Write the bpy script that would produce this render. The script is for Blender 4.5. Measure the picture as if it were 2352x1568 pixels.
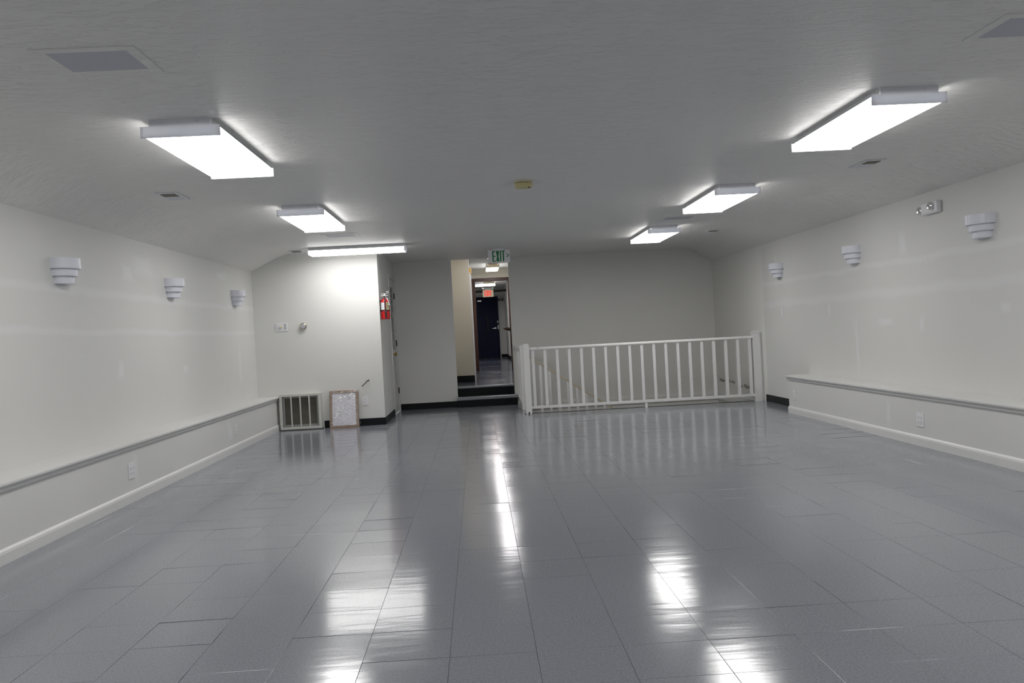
import bpy, bmesh, math, random
from mathutils import Vector, Matrix
random.seed(7)
scene = bpy.context.scene
COL = scene.collection
for o in list(bpy.data.objects): bpy.data.objects.remove(o)

# ------------------------------------------------------------------ camera, world, exposure
CAM_H, F_PX = 1.1194, 2025.54
yaw, pitch, roll = (math.radians(a) for a in (2.1813, -0.5738, -3.0233))
fwd = Vector((math.sin(yaw)*math.cos(pitch), math.cos(yaw)*math.cos(pitch), math.sin(pitch)))
rgt = Vector((math.cos(yaw), -math.sin(yaw), 0)); upv = rgt.cross(fwd)
r2 = rgt*math.cos(roll) + upv*math.sin(roll); u2 = -rgt*math.sin(roll) + upv*math.cos(roll)
cd = bpy.data.cameras.new('camera'); cam = bpy.data.objects.new('camera', cd); COL.objects.link(cam)
cd.sensor_width = 36; cd.lens = 36*F_PX/2352; cd.clip_start = .05; cd.clip_end = 200
cam.matrix_world = Matrix(((r2.x,u2.x,-fwd.x,0),(r2.y,u2.y,-fwd.y,0),(r2.z,u2.z,-fwd.z,CAM_H),(0,0,0,1)))
scene.camera = cam
w = bpy.data.worlds.new('world'); scene.world = w; w.use_nodes = True
w.node_tree.nodes['Background'].inputs[0].default_value = (.5,.55,.6,1)
w.node_tree.nodes['Background'].inputs[1].default_value = .3
scene.view_settings.view_transform = 'Standard'; scene.view_settings.look = 'None'
scene.view_settings.gamma = 1; scene.view_settings.use_curve_mapping = False
scene.view_settings.exposure = 0.93
LENS_W = 7.4          # emission of the fluorescent lenses
CORR_W = 6.3          # emission of the corridor lenses

# ------------------------------------------------------------------ room numbers (metres)
ZC = 2.30; YREAR = -3.6
XWL, XWR = -2.917, 3.90
ZWL, ZWR = 2.09, 2.13
XL, XR = -2.66, 3.634; ZB = .445
YP, XP, YB = 11.655, -1.274, 13.828
YBEND, XBACK, ZBACK = 11.85, 3.746, 2.085
YV, XV = 12.06, .66          # stairwell edge
YBR = 10.30                  # end of right-hand ledge
S, TX0, TY0 = .3048, -.4627, 4.2945
ZU = .30                     # corridor floor

# ------------------------------------------------------------------ materials
def srgb(c):
    return tuple(((v/255)/12.92 if v/255 <= .04045 else ((v/255+.055)/1.055)**2.4) for v in c)
MATS = {}
def mat(name, col, rough=.5, metal=0, spec=.5, noise=None, bump=None, coat=0):
    m = bpy.data.materials.new(name); m.use_nodes = True; MATS[name] = m
    nt = m.node_tree; b = nt.nodes['Principled BSDF']
    b.inputs['Base Color'].default_value = (*col, 1); b.inputs['Roughness'].default_value = rough
    b.inputs['Metallic'].default_value = metal; b.inputs['Specular IOR Level'].default_value = spec
    b.inputs['Coat Weight'].default_value = coat
    tc = nt.nodes.new('ShaderNodeTexCoord')
    if noise:
        sc, amt = noise
        n = nt.nodes.new('ShaderNodeTexNoise'); n.inputs['Scale'].default_value = sc; n.inputs['Detail'].default_value = 4
        nt.links.new(tc.outputs['Object'], n.inputs['Vector'])
        mx = nt.nodes.new('ShaderNodeMix'); mx.data_type = 'RGBA'
        mx.inputs[6].default_value = (*[c*(1-amt) for c in col], 1); mx.inputs[7].default_value = (*[min(1,c*(1+amt)) for c in col], 1)
        nt.links.new(n.outputs['Fac'], mx.inputs[0]); nt.links.new(mx.outputs[2], b.inputs['Base Color'])
    if bump:
        sc, st, dist = bump
        n2 = nt.nodes.new('ShaderNodeTexNoise'); n2.inputs['Scale'].default_value = sc; n2.inputs['Detail'].default_value = 3
        nt.links.new(tc.outputs['Object'], n2.inputs['Vector'])
        bp = nt.nodes.new('ShaderNodeBump'); bp.inputs['Strength'].default_value = st; bp.inputs['Distance'].default_value = dist
        nt.links.new(n2.outputs['Fac'], bp.inputs['Height']); nt.links.new(bp.outputs[0], b.inputs['Normal'])
    return m
def emis(name, col, st):
    m = bpy.data.materials.new(name); m.use_nodes = True; nt = m.node_tree
    b = nt.nodes['Principled BSDF']; b.inputs['Base Color'].default_value = (.8,.8,.8,1)
    b.inputs['Emission Color'].default_value = (*col,1); b.inputs['Emission Strength'].default_value = st
    MATS[name] = m; return m

WALL = (.76,.76,.735)
mat('wall_paint', WALL, .55, spec=.3, noise=(1.3,.035), bump=(60,.05,.002))
mat('cream_paint', (.72,.68,.58), .5, spec=.3, noise=(1.5,.03))
mat('white_trim', (.74,.74,.73), .35, noise=(9,.03))
mat('rail_white', (.80,.80,.79), .35, noise=(14,.03))
mat('handrail_paint', (.56,.50,.39), .4, noise=(12,.04))
mat('ledge_white', (.73,.73,.715), .45, noise=(3,.03))
mat('black_rubber', (.007,.008,.010), .45, spec=.2)
mat('metal_white', (.72,.73,.76), .4)
mat('plastic_white', (.82,.82,.84), .3)
mat('plastic_shadow', (.10,.10,.10), .6)
mat('sconce_white', (.77,.78,.85), .25, noise=(5,.02))
mat('panel_grey', (.50,.51,.57), .5)
mat('yellowed', (.62,.55,.28), .45)
mat('ivory', (.75,.68,.45), .45)
mat('brass', (.45,.30,.10), .3, metal=1)
mat('steel', (.6,.6,.6), .25, metal=1)
mat('rim_metal', (.55,.48,.36), .3, metal=1)
mat('chrome', (.8,.8,.8), .12, metal=1)
mat('hinge_dark', (.07,.06,.055), .45)
mat('red_paint', (.52,.012,.014), .22)
mat('label_white', (.75,.76,.78), .4)
mat('label_yellow', (.70,.64,.35), .4)
mat('hose_black', (.02,.02,.022), .4)
mat('cardboard', (.27,.185,.135), .7, noise=(30,.15))
mat('filter_media', (.68,.67,.73), .8, noise=(25,.08))
mat('grille_white', (.66,.66,.62), .4, noise=(10,.05))
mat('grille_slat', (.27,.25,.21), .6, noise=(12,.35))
mat('grille_inner_shaded', (.36,.36,.35), .5)  # half-shade on the recessed inner frame is put into this darker grey
mat('duct_dark', (.03,.027,.024), .8)
mat('brown_wood', (.055,.020,.010), .35, noise=(20,.3))
mat('tan_wood', (.50,.30,.10), .45)
mat('navy', (.003,.007,.034), .5, spec=.2)
mat('dark_glass', (.016,.011,.007), .4, spec=.2)
mat('green_ink', (.0,.20,.055), .5)
mat('stair_beige', (.44,.42,.36), .5, noise=(4,.05))
mat('nosing_metal', (.30,.31,.33), .35, metal=.4, noise=(30,.2))
mat('wall_ink', (.06,.06,.05), .6)
mat('rust', (.20,.08,.03), .7)
emis('lens_lit', (1.0,.985,.965), LENS_W)
emis('lens_corr', (1.0,.96,.97), CORR_W)
emis('lens_side', (1.0,.985,.965), 3.2)
emis('red_lit', (1.0,.04,.025), .45)
MATS['red_lit'].node_tree.nodes['Principled BSDF'].inputs['Base Color'].default_value = (.5,.02,.015,1)
emis('exit_face', (1.0,.88,.66), .10)
MATS['exit_face'].node_tree.nodes['Principled BSDF'].inputs['Base Color'].default_value = (.55,.48,.34,1)

def cap_mat(name, col, tr):
    # thin plastic end cap: a little of the lamp light behind it shines through
    m = mat(name, col, .4); nt = m.node_tree; L = nt.links; b = nt.nodes['Principled BSDF']; out = nt.nodes['Material Output']
    t = nt.nodes.new('ShaderNodeBsdfTranslucent'); t.inputs[0].default_value = (.93,.95,1,1)
    mx = nt.nodes.new('ShaderNodeMixShader'); mx.inputs[0].default_value = tr
    L.new(b.outputs[0], mx.inputs[1]); L.new(t.outputs[0], mx.inputs[2]); L.new(mx.outputs[0], out.inputs[0])
cap_mat('cap_white', (.72,.73,.77), .012)
cap_mat('cap_ivory', (.62,.54,.36), .012)

def ceiling_mat():
    m = mat('ceiling_paint', (.80,.795,.775), .45, spec=.4)
    nt = m.node_tree; b = nt.nodes['Principled BSDF']
    tc = nt.nodes.new('ShaderNodeTexCoord'); mp = nt.nodes.new('ShaderNodeMapping')
    mp.inputs['Scale'].default_value = (9,26,9); mp.inputs['Rotation'].default_value = (0,0,.18)
    nt.links.new(tc.outputs['Object'], mp.inputs[0])
    n = nt.nodes.new('ShaderNodeTexNoise'); n.inputs['Scale'].default_value = 1; n.inputs['Detail'].default_value = 5; n.inputs['Distortion'].default_value = 1.2
    nt.links.new(mp.outputs[0], n.inputs['Vector'])
    r = nt.nodes.new('ShaderNodeValToRGB'); r.color_ramp.elements[0].position = .52; r.color_ramp.elements[1].position = .66
    nt.links.new(n.outputs['Fac'], r.inputs[0])
    bp = nt.nodes.new('ShaderNodeBump'); bp.inputs['Strength'].default_value = .7; bp.inputs['Distance'].default_value = .006
    nt.links.new(r.outputs[0], bp.inputs['Height']); nt.links.new(bp.outputs[0], b.inputs['Normal'])
ceiling_mat()

def patched_wall(name, bands, patches):
    """wall paint with smooth strips of joint compound: bands (z, halfwidth), patches (y, z, ry, rz)"""
    m = bpy.data.materials.new(name); m.use_nodes = True; MATS[name] = m
    nt = m.node_tree; L = nt.links; b = nt.nodes['Principled BSDF']
    b.inputs['Roughness'].default_value = .5; b.inputs['Specular IOR Level'].default_value = .35
    tc = nt.nodes.new('ShaderNodeTexCoord'); sx = nt.nodes.new('ShaderNodeSeparateXYZ')
    n = nt.nodes.new('ShaderNodeTexNoise'); n.inputs['Scale'].default_value = 2.2; n.inputs['Detail'].default_value = 5
    L.new(tc.outputs['Object'], n.inputs['Vector']); L.new(tc.outputs['Object'], sx.inputs[0])
    def M(op, a, c=None):
        q = nt.nodes.new('ShaderNodeMath'); q.operation = op
        for i, v in enumerate((a, c)):
            if v is None: continue
            if isinstance(v, (int,float)): q.inputs[i].default_value = v
            else: L.new(v, q.inputs[i])
        return q.outputs[0]
    jit = M('MULTIPLY', M('SUBTRACT', n.outputs['Fac'], .5), .09)
    zz = M('ADD', sx.outputs[2], jit); yy = M('ADD', sx.outputs[1], M('MULTIPLY', jit, 1.5))
    acc = None
    def smooth(d):    # 1 inside, 0 past 1
        r = nt.nodes.new('ShaderNodeMapRange'); r.interpolation_type = 'SMOOTHSTEP'
        r.inputs[1].default_value = .15; r.inputs[2].default_value = 1; r.inputs[3].default_value = 1; r.inputs[4].default_value = 0
        L.new(d, r.inputs[0]); return r.outputs[0]
    for z, hw in bands:
        v = smooth(M('DIVIDE', M('ABSOLUTE', M('SUBTRACT', zz, z)), hw)); v = M('MULTIPLY', v, .7)
        acc = v if acc is None else M('MAXIMUM', acc, v)
    for y, z, ry, rz in patches:
        d = M('MAXIMUM', M('DIVIDE', M('ABSOLUTE', M('SUBTRACT', yy, y)), ry), M('DIVIDE', M('ABSOLUTE', M('SUBTRACT', zz, z)), rz))
        v = smooth(d); acc = M('MAXIMUM', acc, v)
    mx = nt.nodes.new('ShaderNodeMix'); mx.data_type = 'RGBA'
    mx.inputs[6].default_value = (.735,.735,.715,1); mx.inputs[7].default_value = (.80,.80,.80,1)
    L.new(acc, mx.inputs[0])
    n2 = nt.nodes.new('ShaderNodeTexNoise'); n2.inputs['Scale'].default_value = 1.1; L.new(tc.outputs['Object'], n2.inputs['Vector'])
    m2 = nt.nodes.new('ShaderNodeMix'); m2.data_type = 'RGBA'; m2.blend_type = 'MULTIPLY'; m2.inputs[0].default_value = 1
    rr = nt.nodes.new('ShaderNodeValToRGB'); rr.color_ramp.elements[0].color = (.93,.93,.93,1); rr.color_ramp.elements[1].color = (1,1,1,1)
    L.new(n2.outputs['Fac'], rr.inputs[0]); L.new(mx.outputs[2], m2.inputs[6]); L.new(rr.outputs[0], m2.inputs[7])
    L.new(m2.outputs[2], b.inputs['Base Color'])
patched_wall('wall_right_paint', [(1.59,.05),(1.315,.07)],
    [(8.95,.80,.05,.36),(9.63,1.18,.05,.10),(8.3,1.04,.22,.05),(7.6,1.0,.06,.10),(6.35,1.1,.08,.06),(8.9,1.62,.08,.09),(11.3,1.85,.04,.12),(11.55,1.72,.03,.12),(7.9,1.75,.10,.14)])
patched_wall('wall_left_paint', [(1.59,.05),(1.29,.04)],
    [(7.9,1.88,.35,.13),(7.55,1.80,.16,.10),(10.9,.9,.06,.3),(7.3,.98,.07,.10),(8.9,.95,.10,.05),(10.3,1.95,.3,.06)])
patched_wall('ledge_left_paint', [(9,.01)], [(6.83,.22,.05,.18),(9.37,.26,.05,.16)])
patched_wall('ledge_right_paint', [(9,.01)], [(7.76,.22,.05,.15)])

def tile_mat(name, col, rough):
    m = mat(name, col, rough, spec=.5)
    nt = m.node_tree; L = nt.links; b = nt.nodes['Principled BSDF']
    oi = nt.nodes.new('ShaderNodeTexCoord'); geo = nt.nodes.new('ShaderNodeNewGeometry')
    vo = nt.nodes.new('ShaderNodeTexNoise'); vo.inputs['Scale'].default_value = 115; vo.inputs['Detail'].default_value = 2
    L.new(geo.outputs['Position'], vo.inputs['Vector'])
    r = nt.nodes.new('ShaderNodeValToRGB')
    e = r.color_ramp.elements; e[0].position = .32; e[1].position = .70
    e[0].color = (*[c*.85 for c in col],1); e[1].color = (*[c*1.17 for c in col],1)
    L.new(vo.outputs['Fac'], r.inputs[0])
    big = nt.nodes.new('ShaderNodeTexNoise'); big.inputs['Scale'].default_value = .9; L.new(geo.outputs['Position'], big.inputs['Vector'])
    mr = nt.nodes.new('ShaderNodeMapRange'); mr.inputs[3].default_value = rough*.85; mr.inputs[4].default_value = rough*1.25
    L.new(big.outputs['Fac'], mr.inputs[0]); L.new(mr.outputs[0], b.inputs['Roughness'])
    L.new(r.outputs[0], b.inputs['Base Color'])
    n = nt.nodes.new('ShaderNodeTexNoise'); n.inputs['Scale'].default_value = 7; n.inputs['Detail'].default_value = 3
    mp = nt.nodes.new('ShaderNodeMapping'); mp.inputs['Scale'].default_value = (.35,1.5,1)
    L.new(geo.outputs['Position'], mp.inputs[0]); L.new(mp.outputs[0], n.inputs['Vector'])
    bp = nt.nodes.new('ShaderNodeBump'); bp.inputs['Strength'].default_value = .16; bp.inputs['Distance'].default_value = .006
    L.new(n.outputs['Fac'], bp.inputs['Height']); L.new(bp.outputs[0], b.inputs['Normal'])
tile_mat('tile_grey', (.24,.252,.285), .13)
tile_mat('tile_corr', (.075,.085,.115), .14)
mat('tile_joint', (.08,.08,.085), .8)

def plastic_wrap():
    m = bpy.data.materials.new('plastic_wrap'); m.use_nodes = True; MATS['plastic_wrap'] = m
    nt = m.node_tree; L = nt.links; out = nt.nodes['Material Output']; nt.nodes.remove(nt.nodes['Principled BSDF'])
    tr = nt.nodes.new('ShaderNodeBsdfTransparent'); gl = nt.nodes.new('ShaderNodeBsdfGlossy'); gl.inputs['Roughness'].default_value = .12
    tc = nt.nodes.new('ShaderNodeTexCoord'); n = nt.nodes.new('ShaderNodeTexNoise'); n.inputs['Scale'].default_value = 14; n.inputs['Distortion'].default_value = 2
    L.new(tc.outputs['Object'], n.inputs['Vector'])
    bp = nt.nodes.new('ShaderNodeBump'); bp.inputs['Strength'].default_value = 1; bp.inputs['Distance'].default_value = .03
    L.new(n.outputs['Fac'], bp.inputs['Height']); L.new(bp.outputs[0], gl.inputs['Normal'])
    mx = nt.nodes.new('ShaderNodeMixShader'); mx.inputs[0].default_value = .22
    L.new(tr.outputs[0], mx.inputs[1]); L.new(gl.outputs[0], mx.inputs[2]); L.new(mx.outputs[0], out.inputs[0])
plastic_wrap()

# ------------------------------------------------------------------ geometry helpers
def box(bm, x0, x1, y0, y1, z0, z1):
    vs = [bm.verts.new(p) for p in ((x0,y0,z0),(x1,y0,z0),(x1,y1,z0),(x0,y1,z0),(x0,y0,z1),(x1,y0,z1),(x1,y1,z1),(x0,y1,z1))]
    for f in ((3,2,1,0),(4,5,6,7),(0,1,5,4),(1,2,6,5),(2,3,7,6),(3,0,4,7)): bm.faces.new([vs[i] for i in f])
    return vs
def prism(bm, pts, axis, a, b):
    """closed polygon pts (2-D) extruded along axis 'x','y' or 'z' from a to b"""
    def P(p, t): return {'x':(t,p[0],p[1]),'y':(p[0],t,p[1]),'z':(p[0],p[1],t)}[axis]
    A = [bm.verts.new(P(p,a)) for p in pts]; B = [bm.verts.new(P(p,b)) for p in pts]
    n = len(pts); bm.faces.new(A); bm.faces.new(B[::-1])
    for i in range(n): bm.faces.new((A[i],B[i],B[(i+1)%n],A[(i+1)%n]))
def lathe(bm, prof, centre, axis='z', seg=24, a0=0, a1=2*math.pi):
    """prof list of (radius, height)"""
    full = abs(a1-a0-2*math.pi) < 1e-6; ns = seg if full else seg+1
    rings = []
    for r, h in prof:
        ring = []
        for i in range(ns):
            a = a0+(a1-a0)*i/seg; c, s = r*math.cos(a), r*math.sin(a)
            p = {'z':(c,s,h),'x':(h,c,s),'y':(c,h,s)}[axis]
            ring.append(bm.verts.new([p[k]+centre[k] for k in range(3)]))
        rings.append(ring)
    for k in range(len(rings)-1):
        for i in range(seg):
            j = (i+1) % ns
            bm.faces.new((rings[k][i],rings[k][j],rings[k+1][j],rings[k+1][i]))
    if prof[0][0] > 0: bm.faces.new(rings[0][::-1])
    if prof[-1][0] > 0: bm.faces.new(rings[-1])
def tube(bm, pts, r, seg=8):
    pts = [Vector(p) for p in pts]; rings = []
    for i, p in enumerate(pts):
        d = (pts[min(i+1,len(pts)-1)]-pts[max(i-1,0)]).normalized()
        a = d.orthogonal().normalized() if i == 0 else (prev - d*prev.dot(d)).normalized()
        prev = a; b = d.cross(a)
        rings.append([bm.verts.new(p+(a*math.cos(t)+b*math.sin(t))*r) for t in [2*math.pi*k/seg for k in range(seg)]])
    for k in range(len(rings)-1):
        for i in range(seg): bm.faces.new((rings[k][i],rings[k][(i+1)%seg],rings[k+1][(i+1)%seg],rings[k+1][i]))
    bm.faces.new(rings[0][::-1]); bm.faces.new(rings[-1])
def quad(bm, *pts): bm.faces.new([bm.verts.new(p) for p in pts])
def mk(name, bm, m, parent=None, bevel=0, smooth=False):
    bmesh.ops.remove_doubles(bm, verts=bm.verts, dist=1e-6)
    bmesh.ops.recalc_face_normals(bm, faces=bm.faces)
    if bevel: bmesh.ops.bevel(bm, geom=list(bm.edges), offset=bevel, segments=2, affect='EDGES', profile=.5)
    me = bpy.data.meshes.new(name); bm.to_mesh(me); bm.free()
    me.materials.append(MATS[m])
    if smooth:
        for p in me.polygons: p.use_smooth = True
        me.set_sharp_from_angle(angle=math.radians(35))
    o = bpy.data.objects.new(name, me); COL.objects.link(o)
    if parent: o.parent = parent
    return o
def part(name, m, parent, fn, bevel=0, smooth=False):
    bm = bmesh.new(); fn(bm); return mk(name, bm, m, parent, bevel, smooth)
def bxp(name, m, parent, x0, x1, y0, y1, z0, z1, bevel=0):
    return part(name, m, parent, lambda bm: box(bm, x0, x1, y0, y1, z0, z1), bevel)
def tag(o, label, cat, group=None):
    o['label'] = label; o['category'] = cat
    if group: o['group'] = group
    return o
def thing(name, label, cat, loc=(0,0,0), rotz=0, group=None):
    o = bpy.data.objects.new(name, None); COL.objects.link(o); o.empty_display_size = .05
    o.location = loc; o.rotation_euler = (0,0,rotz)
    return tag(o, label, cat, group)
def struct(name, m, fn, bevel=0, label=None):
    bm = bmesh.new(); fn(bm); o = mk(name, bm, m, None, bevel); o['kind'] = 'structure'
    if label: o['label'] = label
    return o
def clone(root, loc, rotz=0, label=None):
    c = root.copy(); COL.objects.link(c); c.location = loc; c.rotation_euler = (0,0,rotz)
    if label: c['label'] = label
    for ch in list(root.children):
        d = ch.copy(); COL.objects.link(d); d.parent = c
        for g in list(ch.children):
            e = g.copy(); COL.objects.link(e); e.parent = d
    return c

# ------------------------------------------------------------------ room shell
T = .12
def f_floor(bm):
    z0, z1 = -.20, -.0035
    box(bm, XWL, XP, YREAR, YP, z0, z1); box(bm, XP, XV, YREAR, YB, z0, z1); box(bm, XV, XWR, YREAR, YV, z0, z1)
floor = struct('floor', 'tile_joint', f_floor, label='glossy grey mottled square tile floor')
def f_left(bm): box(bm, XWL-T, XWL, YREAR, YP+T, 0, ZWL+.05)
struct('wall_left', 'wall_left_paint', f_left)
def f_right(bm): box(bm, XWR, XWR+T, YREAR, YBEND, -.2, ZWR+.05)
def kinkR(y): return 3.36
def f_bend(bm):
    prism(bm, [(XWR,YBEND),(XBACK,YB),(XBACK+T,YB+T),(XWR+T,YBEND)], 'z', -2.7, ZWR+.05)
struct('wall_right', 'wall_right_paint', f_right)
struct('wall_right_stairwell', 'wall_paint', f_bend)
struct('wall_rear', 'wall_paint', lambda bm: box(bm, XWL-T, XWR+T, YREAR-T, YREAR, -.2, ZC+.1))
struct('wall_partition', 'wall_paint', lambda bm: box(bm, XWL, XP, YP, YP+.10, 0, ZC+.05))
def f_side(bm):
    dy0, dy1, dz = 13.03, 13.74, 2.03
    box(bm, XP-.10, XP, YP+.10, dy0, 0, ZC+.05); box(bm, XP-.10, XP, dy1, YB, 0, ZC+.05); box(bm, XP-.10, XP, dy0, dy1, dz, ZC+.05)
struct('wall_partition_side', 'wall_paint', f_side)
OX0, OX1 = -.365, .53
struct('wall_back_left', 'wall_paint', lambda bm: box(bm, XP-.10, OX0, YB, YB+.10, 0, ZC+.05))
struct('wall_back', 'wall_paint', lambda bm: box(bm, OX1, XBACK+T, YB, YB+.10, -2.7, ZC+.05))
def kL(y): return -2.6+(y-5)*.024
def section(xa, za, xk, xk2, xb, zb, half):
    # cross-section of the ceiling: wall top, soft bend, flat, soft bend, wall top (11 points each side)
    def bend(xw, zw, xk):
        L = math.hypot(xk-xw, ZC-zw); d = min(half, L*.75); sgn = 1 if xk > xw else -1
        p0 = (xk-(xk-xw)*d/L, ZC-(ZC-zw)*d/L); p2 = (xk+sgn*d, ZC); out = [(xw,zw)]
        for i in range(9):
            t = i/8; out.append(tuple((1-t)**2*p0[k]+2*t*(1-t)*(xk,ZC)[k]+t*t*p2[k] for k in (0,1)))
        return out
    return bend(xa, za, xk) + bend(xb, zb, xk2)[::-1]
def f_ceil(bm):
    def strip(secs):
        rows = [[bm.verts.new((x,y,z)) for x, z in sec] for y, sec in secs]
        for a, b in zip(rows, rows[1:]):
            for i in range(len(a)-1): bm.faces.new((a[i],a[i+1],b[i+1],b[i]))
    H = .10
    strip([(y, section(XWL,ZWL,kL(y),3.36,XWR,ZWR,H)) for y in (YREAR, 4, YP)])
    def half(xw, zw): return [(XP-.02,ZC)]+section(XWL,ZWL,-2.4,3.36,xw,zw,H)[10:]
    strip([(YP, half(XWR,ZWR)), (YBEND, half(XWR,ZWR)), ((YBEND+YB)/2, half((XWR+XBACK)/2,(ZWR+ZBACK)/2)), (YB, half(XBACK,ZBACK))])
    bmesh.ops.remove_doubles(bm, verts=bm.verts, dist=1e-5)
    r = bmesh.ops.extrude_face_region(bm, geom=list(bm.faces))
    for v in [g for g in r['geom'] if isinstance(g, bmesh.types.BMVert)]: v.co.z += .10
ce = struct('ceiling', 'ceiling_paint', f_ceil, label='white textured ceiling with sloped sides')
for p in ce.data.polygons: p.use_smooth = True
ce.data.set_sharp_from_angle(angle=math.radians(30))

# black rubber cove baseboards
bh = .095
struct('baseboard_partition', 'black_rubber', lambda bm: box(bm, -2.07, XP+.004, YP-.006, YP, 0, bh))
struct('baseboard_partition_side', 'black_rubber', lambda bm: box(bm, XP, XP+.006, YP-.006, 12.96, 0, bh))
struct('baseboard_back', 'black_rubber', lambda bm: box(bm, XP, OX0-.012, YB-.006, YB, 0, bh))
struct('baseboard_right', 'black_rubber', lambda bm: box(bm, XWR-.006, XWR, YBR+.001, 11.99, 0, bh))

# ------------------------------------------------------------------ floor tiles (each one a piece of the floor)
STRIPS = [(XL+.001, XP, YREAR, YP), (XP, XV, YREAR, YB), (XV, XR-.001, YREAR, YV), (XR-.001, XWR, YBR, YV)]
def proj(x, y, z):
    d = Vector((x,y,z-CAM_H)); zz = d.dot(fwd)
    if zz < .1: return None
    return 1176+F_PX*d.dot(r2)/zz, 784-F_PX*d.dot(u2)/zz
cells = []
g = .0005
for i in range(-9, 16):
    for j in range(-27, 33):
        cx0, cx1, cy0, cy1 = TX0+i*S, TX0+(i+1)*S, TY0+j*S, TY0+(j+1)*S
        rects = []
        for sx0, sx1, sy0, sy1 in STRIPS:
            a, b, c, d = max(cx0,sx0), min(cx1,sx1), max(cy0,sy0), min(cy1,sy1)
            if b-a > .004 and d-c > .004:
                if rects and abs(rects[-1][1]-a) < 1e-6 and rects[-1][2:] == [c,d]: rects[-1][1] = b
                else: rects.append([a,b,c,d])
        for r in rects:
            pc = [proj(x,y,0) for x,y in ((r[0],r[2]),(r[1],r[2]),(r[1],r[3]),(r[0],r[3]))]
            if any(p is None for p in pc): area = 0
            else:
                q = [(min(max(p[0],0),2352), min(max(p[1],0),1568)) for p in pc]
                area = abs(sum(q[k][0]*q[(k+1)%4][1]-q[(k+1)%4][0]*q[k][1] for k in range(4)))/2
            cells.append((area, r))
cells.sort(key=lambda c: -c[0])
def tile_verts(r, bm):
    x0, x1, y0, y1 = r[0]+g, r[1]-g, r[2]+g, r[3]-g; b = .0006
    tx, ty, dz = random.gauss(0,.0018), random.gauss(0,.0034), random.gauss(0,.0001)
    mx, my = (x0+x1)/2, (y0+y1)/2
    def z(x,y): return dz+tx*(x-mx)+ty*(y-my)
    lo = [(x0,y0),(x1,y0),(x1,y1),(x0,y1)]; hi = [(x0+b,y0+b),(x1-b,y0+b),(x1-b,y1-b),(x0+b,y1-b)]
    A = [bm.verts.new((x-mx if bm.tag_c else x, y-my if bm.tag_c else y, -.0035)) for x,y in lo]
    B = [bm.verts.new((x-mx if bm.tag_c else x, y-my if bm.tag_c else y, z(x,y)-b)) for x,y in lo]
    C = [bm.verts.new((x-mx if bm.tag_c else x, y-my if bm.tag_c else y, z(x,y))) for x,y in hi]
    for k in range(4):
        n = (k+1)%4
        bm.faces.new((A[k],A[n],B[n],B[k])); bm.faces.new((B[k],B[n],C[n],C[k]))
    bm.faces.new(C)
class BMx:   # bmesh plus a flag: centred tile or world tile
    def __init__(s, c): s.bm = bmesh.new(); s.tag_c = c; s.verts = s.bm.verts; s.faces = s.bm.faces
full = [c for c in cells if c[0] > 0]
for k, (area, r) in enumerate(full[:300]):
    B = BMx(True); tile_verts(r, B)
    me = bpy.data.meshes.new('tile'); B.bm.to_mesh(me); B.bm.free(); me.materials.append(MATS['tile_grey'])
    o = bpy.data.objects.new('tile', me); COL.objects.link(o); o.parent = floor
    o.location = ((r[0]+r[1])/2, (r[2]+r[3])/2, 0)
B = BMx(False)
for area, r in full[300:]+[c for c in cells if c[0] <= 0]: tile_verts(r, B)
me = bpy.data.meshes.new('tile'); B.bm.to_mesh(me); B.bm.free(); me.materials.append(MATS['tile_grey'])
o = bpy.data.objects.new('tile', me); COL.objects.link(o); o.parent = floor; o['kind'] = 'stuff'

# ------------------------------------------------------------------ built-in ledges along both side walls
def ledge(label, side, y0, y1, paint):
    s = side                      # -1 left wall, +1 right wall
    fx, wx = (XL, XWL) if s < 0 else (XR, XWR)
    t = thing('built_in_ledge', label, 'ledge', (fx, y1, 0))
    def X(d): return -s*d         # d metres out into the room from the ledge face (local)
    dep = abs(wx-fx)
    bm = bmesh.new(); box(bm, *sorted((X(0), X(-dep))), y0-y1, 0, 0, ZB-.02)
    o = mk('body', bm, paint, t)
    # keep object space = world space for the patch material
    o.data.transform(Matrix.Translation((fx, y1, 0))); o.matrix_parent_inverse = Matrix.Translation((-fx, -y1, 0))
    bxp('top_board', 'ledge_white', t, *sorted((X(.035), X(-dep))), y0-y1, .0 if s < 0 else .02, ZB-.018, ZB, .003)
    def trim(bm):
        pr = [(X(0),ZB-.018),(X(.028),ZB-.018),(X(.026),ZB-.026),(X(.012),ZB-.034),(X(.016),ZB-.046),(X(.006),ZB-.055),(X(0),ZB-.055)]
        prism(bm, pr, 'y', y0-y1, .0 if s < 0 else .012)
    part('trim_moulding', 'ledge_white', t, trim)
    def bb(bm):
        pr = [(X(0),0),(X(.016),0),(X(.016),.058),(X(.012),.072),(X(.004),.082),(X(0),.084)]
        prism(bm, pr, 'y', y0-y1, 0)
    part('baseboard', 'white_trim', t, bb)
    return t
ledge('long white built-in wall ledge with blank plate, ending at the air return grille', -1, YREAR, YP, 'ledge_left_paint')
ledge('long white built-in wall ledge that stops short of the stair railing', 1, YREAR, YBR, 'ledge_right_paint')

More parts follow.
